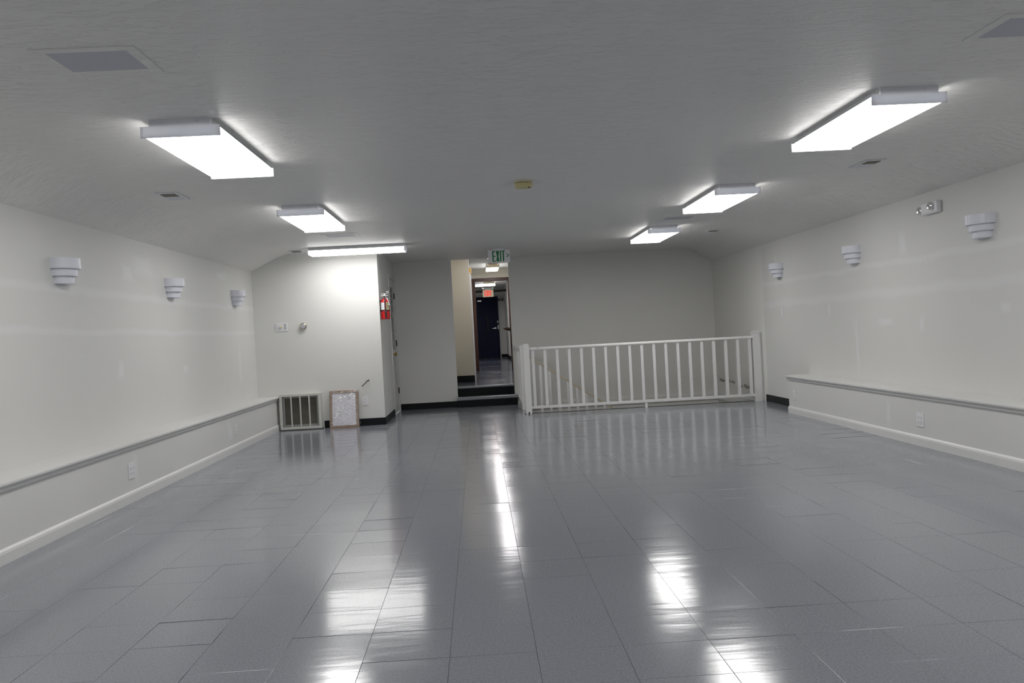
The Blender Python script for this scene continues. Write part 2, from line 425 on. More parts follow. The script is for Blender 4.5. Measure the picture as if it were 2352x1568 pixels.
# ------------------------------------------------------------------ fluorescent ceiling fixtures
def fixture(label, loc, rotz, wid=.40, ln=1.2, lens='lens_lit', cap='cap_white', group='fluorescent ceiling lights'):
    t = thing('ceiling_light', label, 'ceiling light', loc, rotz, group)
    h, hw, L = .092, wid/2, ln/2
    hs = hw-.045
    bxp('housing', 'metal_white', t, -hs, hs, -L+.012, L-.012, -.034, 0)
    def le(bm):
        pr = [(-hs-.012,-.034),(hs+.012,-.034),(hw-.008,-.042),(hw-.006,-.078),(hw-.018,-.088),(-hw+.018,-.088),(-hw+.006,-.078),(-hw+.008,-.042)]
        prism(bm, pr, 'y', -L+.012, L-.012)
    lo = part('lens', lens, t, le); lo.data.materials.append(MATS['lens_side']); lo.data.materials.append(MATS['metal_white'])
    for p in lo.data.polygons:      # the prismatic sides are much dimmer than the flat bottom
        if p.normal.z > .3: p.material_index = 2
        elif abs(p.normal.x) > .3: p.material_index = 1
    for s in (-1, 1):
        a, b = sorted((s*L, s*(L-.012)))
        def ca(bm):
            pr = [(-hs,0),(hs,0),(hs,-.036),(hw,-.036),(hw,-h),(-hw,-h),(-hw,-.036),(-hs,-.036)]
            prism(bm, pr, 'y', a, b)
        e = part('end_cap', cap, t, ca)
        for k in (-.55, .55):
            part('screw', 'chrome', e, lambda bm: lathe(bm, [(.004,-.003),(.005,0),(.004,.003)], (k*hs, s*(L+.001), -.018), 'y', 8))
    return t
LX, RX = -1.462, 2.30
fixture('lit lengthwise fluorescent ceiling light, ledge-to-grille side, next to the grey ceiling panel', (LX,5.17,ZC), 0)
fixture('lit lengthwise fluorescent ceiling light between the crosswise light and another lengthwise one', (LX+.01,8.17,ZC), 0)
fixture('lit crosswise fluorescent ceiling light just in front of the thermostat wall', (-1.445,11.12,ZC), math.pi/2, .34)
fixture('lit lengthwise ceiling light farthest from the railing, in the row leading to it', (2.325,5.15,ZC), 0)
fixture('lit lengthwise ceiling light, middle of the row leading to the railing', (2.30,8.13,ZC), 0)
fixture('lit lengthwise ceiling light closest to the stair railing', (2.28,11.02,ZC), 0)
for y in (1.9, -1.4):  # unseen fixtures behind the camera, added to bring up the light level
    for x in (LX, RX):
        fixture('added unseen fluorescent ceiling light %s the room end opposite the railing, over the %s' % ('near' if y > 0 else 'at', 'grille-side ledge' if x < 0 else 'other ledge'), (x,y,ZC), 0, group='added unseen ceiling lights at the far room end')

# ------------------------------------------------------------------ ceiling panels, registers, smoke detector
def cpanel(label, x, y):
    t = thing('ceiling_panel', label, 'ceiling panel', (x,y,ZC), 0, 'grey ceiling panels')
    def fr(bm):
        for a in ((-.20,.20,-.165,-.12),(-.20,.20,.12,.165),(-.20,-.155,-.12,.12),(.155,.20,-.12,.12)): box(bm, *a, -.004, 0)
    part('frame', 'ceiling_paint', t, fr)
    bxp('panel', 'panel_grey', t, -.155, .155, -.12, .12, -.003, 0)
cpanel('flush grey square ceiling panel beside the lengthwise light, far from the thermostat wall', -1.465, 3.62)
cpanel('flush grey square ceiling panel beside the light farthest from the railing', 2.40, 3.66)
cpanel('flush square ceiling panel just in front of the crosswise ceiling light', -1.465, 9.87)
cpanel('flush grey square ceiling panel between the two lights closest to the railing', 2.295, 9.77)
def register(label, x, y, s):
    t = thing('air_register', label, 'air vent', (x,y,ZC), 0, 'ceiling air registers')
    bxp('backing', 'duct_dark', t, -.055, .055, -.13, .13, -.002, 0)
    def fr(bm):
        for a in ((-.08,.08,-.165,-.13),(-.08,.08,.13,.165),(-.08,-.055,-.13,.13),(.055,.08,-.13,.13),(-.055,.055,-.006,.006)): box(bm, *a, -.007, 0)
    part('frame', 'metal_white', t, fr, .001)
    for k in range(9):
        yy = -.112+k*.028
        if abs(yy) < .01: continue
        tl = .010 if yy > 0 else .004
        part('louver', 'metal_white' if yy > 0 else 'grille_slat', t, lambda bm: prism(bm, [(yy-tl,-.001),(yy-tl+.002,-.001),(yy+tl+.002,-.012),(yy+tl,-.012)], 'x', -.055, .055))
register('small louvred ceiling register above the sconce wall, near the double outlet', -2.27, 6.84, -1)
register('small louvred ceiling register where the slope meets the thermostat wall', -2.25, 11.40, -1)
register('small louvred ceiling register near the emergency light', 3.12, 6.82, 1)
register('small louvred ceiling register on the railing side, near the last ceiling light', 3.10, 11.36, 1)
t = thing('smoke_detector', 'round yellowed smoke detector in the middle of the ceiling', 'smoke detector', (.418,6.93,ZC))
part('base', 'ivory', t, lambda bm: lathe(bm, [(.066,0),(.069,-.002),(.069,-.010),(.062,-.013)], (0,0,0), 'z', 32), smooth=True)
part('vent_ring', 'rust', t, lambda bm: lathe(bm, [(.062,-.012),(.062,-.017)], (0,0,0), 'z', 32), smooth=True)
part('cover', 'yellowed', t, lambda bm: lathe(bm, [(.068,-.016),(.071,-.019),(.070,-.040),(.062,-.050),(.045,-.053),(0,-.054)], (0,0,0), 'z', 32), smooth=True)
part('test_button', 'rust', t, lambda bm: lathe(bm, [(.009,-.049),(.009,-.056),(0,-.057)], (.042,-.035,0), 'z', 12))

# ------------------------------------------------------------------ wall sconces
def sconce(label, x, y, ztop, side):
    """half-round stepped sconce; local +X points into the room"""
    t = thing('wall_sconce', label, 'wall sconce', (x,y,ztop-.178), 0 if side < 0 else math.pi, 'stepped white wall sconces')
    for k, (r, z0, z1) in enumerate(((.147,.104,.178),(.122,.053,.104),(.097,.0,.053))):
        def tier(bm):
            dp = .93
            prof = [(r+.004,z0-.001),(r+.004,z0+.004),(r-.001,z0+.006),(r-.001,z1)]
            ns = 20; rings = []
            for rr, z in prof:
                rings.append([bm.verts.new((dp*rr*math.cos(a), rr*math.sin(a), z)) for a in [-math.pi/2+math.pi*i/ns for i in range(ns+1)]])
            for q in range(len(rings)-1):
                for i in range(ns): bm.faces.new((rings[q][i],rings[q][i+1],rings[q+1][i+1],rings[q+1][i]))
            bm.faces.new(rings[0])
            bm.faces.new(rings[-1][::-1])
        part('tier', 'sconce_white', t, tier, smooth=True)
    bxp('back_plate', 'sconce_white', t, 0, .003, -.090, .090, .004, .170)
    return t
sconce('white stepped wall sconce nearest the thermostat wall', XWL, 10.785, 1.802, -1)
sconce('middle white stepped wall sconce on the wall that meets the thermostat wall', XWL, 8.555, 1.802, -1)
sconce('white stepped wall sconce near the register, farthest from the thermostat wall', XWL, 6.34, 1.806, -1)
sconce('white stepped wall sconce beside the emergency light', XWR, 6.59, 1.828, 1)
sconce('middle white stepped wall sconce between emergency light and light switch', XWR, 8.90, 1.82, 1)
sconce('white stepped wall sconce above the small light switch near the railing', XWR, 11.17, 1.825, 1)

# ------------------------------------------------------------------ emergency light on right wall
t = thing('emergency_light', 'white rectangular emergency light with two clear round lamp heads, beside a sconce', 'emergency light', (XWR,7.315,1.935))
def eb(bm): box(bm, -.050, 0, -.130, .130, 0, .100)
part('body', 'plastic_white', t, eb, .014)
for y, z, x in ((.165,.045,-.040),(-.055,.058,-.062)):
    h = part('lamp_head', 'chrome', t, lambda bm: lathe(bm, [(.016,.025),(.033,.010),(.036,-.004),(.030,-.014),(0,-.018)], (x,y,z), 'x', 20), smooth=True)
    part('lamp_neck', 'plastic_white', h, lambda bm: tube(bm, [(x+.02,y,z),(-.02,y-.04 if y > 0 else y,z)], .012, 8))

# ------------------------------------------------------------------ outlets and switch plates
def outlet(name, label, cat, loc, rotz, gang=1, kind='outlet', group=None):
    """plate in local XZ plane, facing local -Y, centred on origin"""
    t = thing(name, label, cat, loc, rotz, group)
    hw = .036*gang if gang == 1 else .058
    bxp('plate', 'plastic_white', t, -hw, hw, -.006, 0, -.058, .058, .002)
    if kind == 'outlet':
        for c in ([0] if gang == 1 else [-.024,.024]):
            for z in (-.020,.020):
                f = bxp('socket', 'plastic_white', t, c-.016, c+.016, -.008, -.005, z-.013, z+.013)
                for dx in (-.006,.006): bxp('slot', 'plastic_shadow', f, c+dx-.0012, c+dx+.0012, -.0085, -.007, z-.003, z+.006)
                bxp('ground_hole', 'plastic_shadow', f, c-.002, c+.002, -.0085, -.007, z-.010, z-.006)
    elif kind == 'switch':
        f = bxp('switch_frame', 'plastic_white', t, -.011, .011, -.008, -.005, -.022, .022)
        part('toggle', 'plastic_white', f, lambda bm: prism(bm, [(-.007,-.008),(-.007,.004),(-.018,.010),(-.018,.003)], 'x', -.005, .005))
        for z in (-.04,.04): bxp('screw', 'plastic_shadow', t, -.002, .002, -.007, -.005, z-.002, z+.002)
    else:
        for z in (-.04,.04): bxp('screw', 'plastic_white', t, -.002, .002, -.0075, -.005, z-.002, z+.002)
    return t
RZ, LZ = -math.pi/2, math.pi/2      # facing -X (right wall) / facing +X (left wall)
outlet('wall_outlet', 'white outlet at the end of the ledge, beside the black baseboard', 'outlet', (XR,10.11,.222), RZ, group='ledge outlets')
outlet('wall_outlet', 'white outlet midway along the ledge on the emergency light side', 'outlet', (XR,7.19,.217), RZ, 2, group='ledge outlets')
outlet('wall_outlet', 'white double outlet on the ledge leading to the air grille', 'outlet', (XL,6.74,.232), LZ, 2, group='ledge outlets')
outlet('wall_outlet', 'white single outlet beside a blank plate on the ledge near the air grille', 'outlet', (XL,9.62,.230), LZ, group='ledge outlets')
outlet('blank_plate', 'white blank cover plate on the ledge beside a single outlet', 'cover plate', (XL,9.41,.198), LZ, kind='blank')
outlet('wall_outlet', 'white outlet on the wall just right of the leaning air filter', 'outlet', (-1.525,YP,.327), 0)
outlet('wall_outlet', 'white outlet low on the narrow wall under the fire extinguisher', 'outlet', (XP,12.45,.33), LZ)
outlet('light_switch', 'white light switch under the sconce nearest the railing', 'switch', (XWR,11.13,1.20), RZ, kind='switch')

# three-gang control plate and round thermostat on partition
t = thing('control_plate', 'white three-gang wall plate with beige dimmer knob', 'wall plate', (-2.563,YP,1.350))
bxp('plate', 'plastic_white', t, -.080, .080, -.007, 0, -.057, .057, .002)
bxp('rocker', 'plastic_white', t, -.062, -.034, -.011, -.006, -.032, .032)
part('knob', 'ivory', t, lambda bm: lathe(bm, [(.0155,0),(.0155,-.016),(.013,-.019),(0,-.019)], (0,-.006,.002), 'y', 20), smooth=True)
for k in range(4): bxp('slot', 'plastic_shadow', t, .034, .062, -.0078, -.006, -.024+k*.017, -.018+k*.017)
t = thing('thermostat', 'round brass-rimmed thermostat on the wall beside the control plate', 'thermostat', (-2.274,YP,1.348))
part('wall_ring', 'plastic_white', t, lambda bm: lathe(bm, [(.040,0),(.040,-.012)], (0,0,0), 'y', 28))
part('rim', 'rim_metal', t, lambda bm: lathe(bm, [(.042,-.010),(.045,-.014),(.044,-.030),(.036,-.040),(.028,-.043)], (0,0,0), 'y', 32), smooth=True)
part('dial', 'panel_grey', t, lambda bm: lathe(bm, [(.030,-.040),(.029,-.044),(.012,-.046),(0,-.047)], (0,0,0), 'y', 28), smooth=True)

# loose cable end
t = thing('cable_end', 'short dark cable end poking out of the wall above the outlet', 'cable', (-1.467,YP,.592))
part('cable', 'hose_black', t, lambda bm: tube(bm, [(0,.0,0),(0,-.018,.003),(-.012,-.032,-.004),(-.045,-.042,-.035),(-.086,-.045,-.074)], .0055, 8), smooth=True)
part('wall_hole', 'plastic_shadow', t, lambda bm: lathe(bm, [(.011,0),(.011,-.002)], (0,0,0), 'y', 14))
part('bare_wire', 'rust', t, lambda bm: tube(bm, [(-.003,-.01,.002),(-.022,-.012,-.001),(-.036,-.010,-.008)], .002, 6))

# ------------------------------------------------------------------ return air grille
gx0, gx1, gz0, gz1, gy = -2.622, -2.082, .012, .470, 11.55
t = thing('air_return_grille', 'white framed air return grille with three bars at the end of the ledge', 'air grille', (gx0,gy,0))
W = gx1-gx0
def gfr(bm):
    for a in ((0,W,gz0,gz0+.034),(0,W,gz1-.030,gz1),(0,.034,gz0+.034,gz1-.030),(W-.040,W,gz0+.034,gz1-.030)):
        box(bm, a[0], a[1], 0, .02, a[2], a[3])
part('frame', 'grille_white', t, gfr, .002)
def gbox(bm):
    box(bm, .006, .018, .02, YP-gy, gz0, gz1-.004); box(bm, W-.018, W-.006, .02, YP-gy, gz0, gz1-.004)
    box(bm, .018, W-.018, .02, YP-gy, gz1-.018, gz1-.004); box(bm, .018, W-.018, .02, YP-gy, gz0, gz0+.02)
part('casing', 'grille_white', t, gbox)
bxp('sill', 'hinge_dark', t, 0, W, .002, YP-gy, 0, gz0)
for k in range(3):
    x = .034+(W-.074)*(k+1)/4
    bxp('bar', 'grille_white', t, x-.0085, x+.0085, .002, .016, gz0+.034, gz1-.030, .002)
def gin(bm):
    a, b, c, d = .034, W-.040, gz0+.034, gz1-.030; q = .026
    for r in ((a,b,c,c+q),(a,b,d-q,d),(a,a+q,c+q,d-q),(b-q,b,c+q,d-q)): box(bm, r[0], r[1], .040, .048, r[2], r[3])
part('inner_frame', 'grille_inner_shaded', t, gin)
bxp('duct_back', 'duct_dark', t, .034, W-.034, YP-gy-.006, YP-gy-.001, gz0+.03, gz1-.02)
n = 26
for k in range(n):
    z = gz0+.068+k*(gz1-gz0-.138)/(n-1)
    part('slat', 'grille_slat', t, lambda bm: prism(bm, [(.050,z-.004),(.052,z-.004),(.066,z+.006),(.064,z+.006)], 'x', .060, W-.066))

# ------------------------------------------------------------------ leaning furnace filter
t = thing('air_filter', 'plastic-wrapped air filter in cardboard frame leaning against the wall', 'air filter', (-1.975,11.485,.001))
t.rotation_euler = (math.radians(-15.5), 0, math.radians(2))
FW, FH, FD, q = .372, .497, .025, .036
for a in ((0,FW,0,q),(0,FW,FH-q,FH),(0,q,q,FH-q),(FW-q,FW,q,FH-q)):
    bxp('frame_side', 'cardboard', t, a[0], a[1], 0, FD, a[2], a[3], .0015)
def media(bm):
    N = 18; dx = (FW-2*q)/N
    pts = [(q+dx*i, .006+(.003 if i % 2 else 0)) for i in range(N+1)]
    prism(bm, pts+[(FW-q,.020),(q,.020)], 'z', q-.004, FH-q+.004)
part('media', 'filter_media', t, media)
bxp('printed_mark', 'panel_grey', t, .245, .263, .003, .0055, FH-.115, FH-.083)
def wrap(bm):
    nx, nz = 14, 18; gridv = []
    for j in range(nz+1):
        row = []
        for i in range(nx+1):
            u, v = i/nx, j/nz
            e = min(u,1-u,v,1-v)
            yy = -.004-.006*random.random() if e > .001 else .004+.012*random.random()
            row.append(bm.verts.new((-.008+u*(FW+.016)+random.uniform(-.003,.003), yy, .003+v*(FH+.004)+(random.uniform(-.003,.003) if 0 < j else 0))))
        gridv.append(row)
    for j in range(nz):
        for i in range(nx): bm.faces.new((gridv[j][i],gridv[j][i+1],gridv[j+1][i+1],gridv[j+1][i]))
    a = [bm.verts.new(p) for p in ((FW+.005,.0,.01),(FW+.030,.006,.085),(FW+.034,.01,.105),(FW+.012,.004,.055))]
    bm.faces.new(a)
part('plastic_wrap', 'plastic_wrap', t, wrap)

# ------------------------------------------------------------------ fire extinguisher
t = thing('fire_extinguisher', 'red fire extinguisher with tag hung on the narrow wall', 'fire extinguisher', (XP+.068,11.735,1.385))
R = .0595
part('cylinder', 'red_paint', t, lambda bm: lathe(bm, [(R-.006,0),(R,.006),(R,.225),(R-.002,.238),(R-.008,.251),(R-.018,.262),(R-.032,.270),(.018,.274),(.016,.288)], (0,0,0), 'z', 32), smooth=True)
def arc(bm, a0, a1, z0, z1, rr):
    ns = 10; A = []; Bv = []
    for i in range(ns+1):
        a = a0+(a1-a0)*i/ns
        A.append((math.cos(a), math.sin(a)))
    o1 = [[bm.verts.new((c*r, s*r, z)) for c, s in A] for r, z in ((rr,z0),(rr,z1),(rr-.002,z1),(rr-.002,z0))]
    for k in range(4):
        for i in range(ns): bm.faces.new((o1[k][i],o1[k][i+1],o1[(k+1)%4][i+1],o1[(k+1)%4][i]))
    for i in (0, ns): bm.faces.new([o1[k][i] for k in range(4)])
D = math.radians
part('label_panel', 'label_white', t, lambda bm: arc(bm, D(-160), D(-95), .125, .222, R+.001), smooth=True).__setitem__('label', 'white instruction label')
part('label_panel', 'label_yellow', t, lambda bm: arc(bm, D(-72), D(-28), .125, .222, R+.001), smooth=True).__setitem__('label', 'yellowish instruction label')
for k in range(5):
    part('label_line', 'hinge_dark', t, lambda bm: arc(bm, D(-66), D(-40+6*(k%3)), .140+.016*k, .147+.016*k, R+.002))
part('strap', 'hose_black', t, lambda bm: arc(bm, D(-190), D(10), .108, .122, R+.003), smooth=True)
part('valve', 'steel', t, lambda bm: (lathe(bm, [(.017,.286),(.017,.310),(.013,.325),(.010,.332)], (0,0,0), 'z', 16)), smooth=True)
part('carry_handle', 'steel', t, lambda bm: prism(bm, [(-.055,.306),(.035,.306),(.048,.312),(.048,.318),(.030,.314),(-.055,.314)], 'y', -.011, .011), .001)
part('lever', 'steel', t, lambda bm: prism(bm, [(-.045,.330),(.020,.330),(.058,.348),(.058,.354),(.018,.338),(-.045,.338)], 'y', -.010, .010), .001)
part('gauge', 'label_white', t, lambda bm: lathe(bm, [(.014,-.017),(.014,-.026),(0,-.027)], (0,0,.318), 'y', 16))
part('pull_pin', 'chrome', t, lambda bm: tube(bm, [(.02,-.012,.33)]+[(.042+.016*math.cos(a),-.014,.350+.016*math.sin(a)) for a in [D(-150)+D(300)*i/12 for i in range(13)]], .0018, 6))
part('hose', 'hose_black', t, lambda bm: tube(bm, [(-.004,-.016,.305),(.002,-.035,.298),(.006,-.060,.270),(.008,-.068,.230),(.009,-.069,.150),(.010,-.069,.110)], .0085, 8), smooth=True)
part('nozzle', 'hose_black', t, lambda bm: tube(bm, [(.010,-.069,.112),(.011,-.070,.060),(.012,-.071,.020)], .0125, 10), smooth=True)
part('hose_clip', 'chrome', t, lambda bm: lathe(bm, [(.007,-.080),(.007,-.084),(0,-.086)], (.010,0,.105), 'y', 10))
part('inspection_tag', 'label_white', t, lambda bm: [quad(bm, (.020,-.034,.285),(.034,-.034,.280),(.050,-.036,.245),(.036,-.036,.240)), quad(bm, (.036,-.036,.240),(.050,-.036,.245),(.066,-.034,.180),(.044,-.034,.186))])
bxp('wall_bracket', 'hose_black', t, -.067, -.055, -.012, .012, .10, .26)

# ------------------------------------------------------------------ louvred door on narrow side wall (faces +X)
dy0, dy1, dz = 13.03, 13.74, 2.03
door = struct('door_2', 'white_trim', lambda bm: [box(bm, XP-.036, XP-.002, dy0+.004, dy0+.10, .008, dz-.004), box(bm, XP-.036, XP-.002, dy1-.10, dy1-.004, .008, dz-.004),
    box(bm, XP-.036, XP-.002, dy0+.10, dy1-.10, .008, .20), box(bm, XP-.036, XP-.002, dy0+.10, dy1-.10, .86, .96), box(bm, XP-.036, XP-.002, dy0+.10, dy1-.10, 1.90, dz-.004)],
    label='narrow white louvred door with brass knob and dark hinges')
def slats(z0, z1, n):
    me = None
    for k in range(n):
        z = z0+(z1-z0)*(k+.5)/n
        if me is None:
            bm = bmesh.new(); prism(bm, [(0,-.0135),(.004,-.0135),(.030,.0135),(.026,.0135)][::-1], 'y', dy0+.10, dy1-.10)
            for v in bm.verts: v.co.x = XP-.034+(.030-v.co.x)
            o = mk('slat', bm, 'white_trim', door); me = o.data
        else:
            o = bpy.data.objects.new('slat', me); COL.objects.link(o); o.parent = door
        o.location.z = z
slats(.20, .86, 22); slats(.96, 1.90, 31)
bxp('closet_back', 'duct_dark', door, XP-.095, XP-.085, dy0, dy1, 0, dz)
kb = part('knob', 'brass', door, lambda bm: lathe(bm, [(.028,-.002),(.028,.004),(.012,.008),(.011,.030),(.022,.036),(.028,.048),(.024,.062),(0,.066)], (XP,dy0+.062,.895), 'x', 20), smooth=True)
for z in (1.775, 1.05, .318):
    part('hinge', 'hinge_dark', door, lambda bm: [box(bm, XP, XP+.004, dy1-.035, dy1+.012, z-.044, z+.044), tube(bm, [(XP+.008,dy1-.006,z-.046),(XP+.008,dy1-.006,z+.046)], .007, 8)])
bxp('door_sign', 'label_white', door, XP-.002, XP+.003, dy1-.36, dy1-.26, 1.44, 1.53)
def casing(bm):
    box(bm, XP, XP+.016, dy0-.066, dy0, 0, dz+.064); box(bm, XP, XP+.016, dy1, YB, 0, dz+.064); box(bm, XP, XP+.016, dy0, dy1, dz, dz+.064)
struct('trim_1', 'white_trim', casing)

# ------------------------------------------------------------------ stairwell
def well(bm):
    box(bm, XV, XBACK+.3, YV-.10, YV-.001, -2.7, -.205)
    box(bm, XV-.10, XV-.001, YV-.10, YB, -2.7, -.205)
struct('wall_stairwell', 'stair_beige', well)
struct('floor_stairwell', 'stair_beige', lambda bm: box(bm, XV-.1, XWR+.1, YV-.1, YB, -2.76, -2.70))
struct('trim_2', 'black_rubber', lambda bm: [box(bm, XV, XWR, YV, YV+.008, -.22, -.004), box(bm, XV-.012, XWR-.002, YV-.014, YV+.008, -.004, .003), box(bm, XV-.012, XV+.008, YV+.008, YB-.001, -.004, .003), box(bm, XV, XV+.008, YV+.008, YB, -.22, -.004)])
struct('trim_3', 'wall_paint', lambda bm: [box(bm, XV+.01, XBACK-.02, YB-.018, YB, -.10, -.002)])
struct('trim_4', 'wall_paint', lambda bm: prism(bm, [(XWR-.040,YV+.01),(XWR-.020,YV+.01),(XBACK-.001,YB-.02),(XBACK-.02,YB-.02)], 'z', -.10, -.002))

# main guard rail
YRL = 12.010
t = thing('stair_railing', 'long white guard railing with square balusters between two newel posts', 'railing', (.64,YRL,0))
ox = .64
part('newel_post', 'rail_white', t, lambda bm: [box(bm, -.042, .042, -.042, .042, 0, .940), prism(bm, [(-.042,.940),(.042,.940),(.036,.950),(.018,.957),(-.018,.957),(-.036,.950)], 'y', -.042, .042)], .002)
def postr(bm):
    x0, x1 = 3.757-ox, 3.858-ox
    box(bm, x0+.006, x1, -.047, .047, 0, .948)
    a = [bm.verts.new(p) for p in ((x0,-.052,.945),(x1+.006,-.052,.945),(x1+.006,.052,.945),(x0,.052,.945))]
    b = [bm.verts.new(p) for p in ((x0,-.052,.955),(x1+.006,-.052,.955),(x1+.006,.052,.955),(x0,.052,.955))]
    c = bm.verts.new(((x0+x1)/2,0,.975))
    bm.faces.new(a[::-1])
    for k in range(4): bm.faces.new((a[k],a[(k+1)%4],b[(k+1)%4],b[k])); bm.faces.new((b[k],b[(k+1)%4],c))
part('newel_post', 'rail_white', t, postr)
bxp('wall_filler', 'rail_white', t, 3.858-ox, XWR-ox-.001, -.02, .045, 0, .935)
x0, x1 = .682-ox, 3.765-ox
part('top_rail', 'rail_white', t, lambda bm: prism(bm, [(-.032,.872),(.032,.872),(.032,.890),(.020,.903),(-.020,.903),(-.032,.890)], 'x', x0, x1), .002)
bxp('bottom_rail', 'rail_white', t, x0, x1, -.022, .022, .070, .103, .002)
bm = bmesh.new(); box(bm, -.0195, .0195, -.0195, .0195, .103, .872); b0 = mk('baluster', bm, 'rail_white', t)
for k in range(19):
    o = b0 if k == 0 else b0.copy()
    if k: COL.objects.link(o)
    o.location = (.730+k*.1661-ox, 0, 0)
bxp('foot', 'rail_white', t, 2.235-ox, 2.268-ox, -.018, .018, 0, .070)
for x, y, rz in ((-.05,-.02,0),(.0,-.05,1),(.055,-.01,0)):
    part('foot_bracket', 'hinge_dark', t, lambda bm: prism(bm, [(0,0),(.022,0),(.010,.006),(.004,.028),(0,.030)] if x >= .05 else [(0,0),(-.022,0),(-.010,.006),(-.004,.028),(0,.030)], 'y', -.01, .01) if rz == 0 else box(bm, -.009, .009, -.008, 0, 0, .028)).location = (x if rz else math.copysign(.042,x), y if rz == 0 else -.042, 0)
part('chipped_paint', 'rust', t, lambda bm: [box(bm, .045+.030*k, .060+.030*k+.01*(k%2), -.0335, -.030, .889, .8935) for k in (0,3,4)])

# short side rail to the back wall
t = thing('side_railing', 'short white side railing from a newel post to the back wall, beside the steps', 'railing', (.60,12.73,0))
bxp('newel_post', 'rail_white', t, -.016, .066, -.042, .042, 0, .930, .003)
bxp('top_rail', 'rail_white', t, -.040, .020, .042, YB-12.73-.001, .872, .918, .004)
bxp('bottom_rail', 'rail_white', t, -.022, .014, .042, YB-12.73-.001, .085, .120, .002)
for k in range(5):
    y = .20+k*.19
    bxp('baluster', 'rail_white', t, -.024, .015, y-.0195, y+.0195, .120, .872)

# stair flight with sloping handrail inside the well
t = thing('staircase', 'white stair handrail sloping down inside the stairwell behind the guard railing', 'stairs', (XV,12.40,-2.7))
lz = 2.7
sl = -.683
def hr(x): return .800+sl*(x-.67)
def rail(bm):
    a, b = .666-XV, 1.93-XV
    pr = [(-.022,-.030),(.022,-.030),(.024,-.008),(.014,.002),(-.014,.002),(-.024,-.008)]
    A = [bm.verts.new((a,.33+p[0],lz+hr(.666)+p[1])) for p in pr]; Bv = [bm.verts.new((b,.33+p[0],lz+hr(1.93)+p[1])) for p in pr]
    bm.faces.new(A); bm.faces.new(Bv[::-1])
    for i in range(6): bm.faces.new((A[i],A[(i+1)%6],Bv[(i+1)%6],Bv[i]))
part('handrail', 'handrail_paint', t, rail)
for k in range(9):
    x = .872+k*.1295; s_ = -.17*math.ceil((x-XV-.02)/.25)
    def bal(bm):
        vs = box(bm, x-XV-.0195, x-XV+.0195, .3105, .3495, lz+s_, lz+hr(x)-.026)
    part('baluster', 'rail_white', t, bal)
for k in range(1, 13):
    xa = .25*(k-1)+.010
    bxp('tread', 'brown_wood', t, xa-.0, xa+.275, -.30, .36, lz-.17*k-.03, lz-.17*k)
    bxp('riser', 'stair_beige', t, xa, xa+.012, -.30, .36, lz-.17*k, lz-.17*(k-1)-.03)
part('stringer', 'rail_white', t, lambda bm: prism(bm, [(.012,lz-.24),(.20,lz-.24),(3.0,lz-.17*12-.03),(3.0,lz-.17*12-.25),(2.7,lz-.17*12-.25),(.012,lz-.50)], 'y', .362, .392))

# wall writing in the stairwell
def text_mesh(body, size, name, m, shear=0, sx=1):
    cu = bpy.data.curves.new(name, 'FONT'); cu.body = body; cu.size = size; cu.shear = shear; cu.extrude = .0006; cu.resolution_u = 3
    tmp = bpy.data.objects.new(name, cu); COL.objects.link(tmp)
    dg = bpy.context.evaluated_depsgraph_get(); me = bpy.data.meshes.new_from_object(tmp.evaluated_get(dg))
    bpy.data.objects.remove(tmp); me.name = name
    for v in me.vertices: v.co.x *= sx
    me.materials.clear(); me.materials.append(MATS[m])
    o = bpy.data.objects.new(name, me); COL.objects.link(o); return o
t = thing('wall_lettering', 'dark quotation lettering low on the stairwell wall behind the balusters', 'lettering', (3.79,13.4,.17))
wd = Vector((XWR-XBACK, YBEND-YB, 0)).normalized()      # along the wall towards the camera
nrm = Vector((-wd.y, wd.x, 0));
if nrm.x > 0: nrm = -nrm
def wall_pt(y, z, off=.002):
    f = (YB-y)/(YB-YBEND); return Vector((XBACK+(XWR-XBACK)*f, y, z)) + nrm*off
for body, y, z, size, shear, sx, nm in (('Make each day', 13.72, .185, .072, 0, 1.55, 'printed_line'), ('your Masterpiece', 12.98, .135, .085, .35, 1.35, 'script_line')):
    o = text_mesh(body, size, nm, 'wall_ink', shear, sx)
    M = Matrix((( wd.x, 0, nrm.x, 0),( wd.y, 0, nrm.y, 0),(0, 1, 0, 0),(0,0,0,1)))
    M.translation = wall_pt(y, z)
    o.parent = t; o.matrix_parent_inverse = Matrix.Translation(-Vector(t.location)); o.matrix_basis = M

# ------------------------------------------------------------------ exit signs
def letters(parent, m, x0, z0, h, wl, gap, th, y, depth=.002):
    x = x0
    for ch in 'EXIT':
        def L(bm):
            if ch == 'E':
                box(bm, x, x+th, y-depth, y, z0, z0+h)
                for zz in (z0, z0+h/2-th*.4, z0+h-th*.8): box(bm, x+th, x+wl, y-depth, y, zz, zz+th*.8)
            elif ch == 'X':
                prism(bm, [(x,z0),(x+th*1.1,z0),(x+wl,z0+h),(x+wl-th*1.1,z0+h)], 'y', y-depth, y)
                prism(bm, [(x+wl-th*1.1,z0),(x+wl,z0),(x+th*1.1,z0+h),(x,z0+h)], 'y', y-depth*1.05, y)
            elif ch == 'I': box(bm, x, x+th, y-depth, y, z0, z0+h)
            else:
                box(bm, x, x+wl, y-depth, y, z0+h-th*.8, z0+h); box(bm, x+wl/2-th/2, x+wl/2+th/2, y-depth, y, z0, z0+h-th*.8)
        part('letter', m, parent, L)
        x += (th if ch == 'I' else wl)+gap
    return x
ey = 12.35
t = thing('exit_sign', 'white ceiling exit sign with green letters and arrow', 'exit sign', (.350,ey,ZC))
f = bxp('panel', 'plastic_white', t, -.152, .152, -.022, .022, -.198, -.018, .002)
part('canopy', 'plastic_white', t, lambda bm: lathe(bm, [(.07,0),(.07,-.012),(.06,-.018)], (0,0,0), 'z', 24))
x = letters(f, 'green_ink', -.092, -.178, .148, .043, .010, .0165, -.0225)
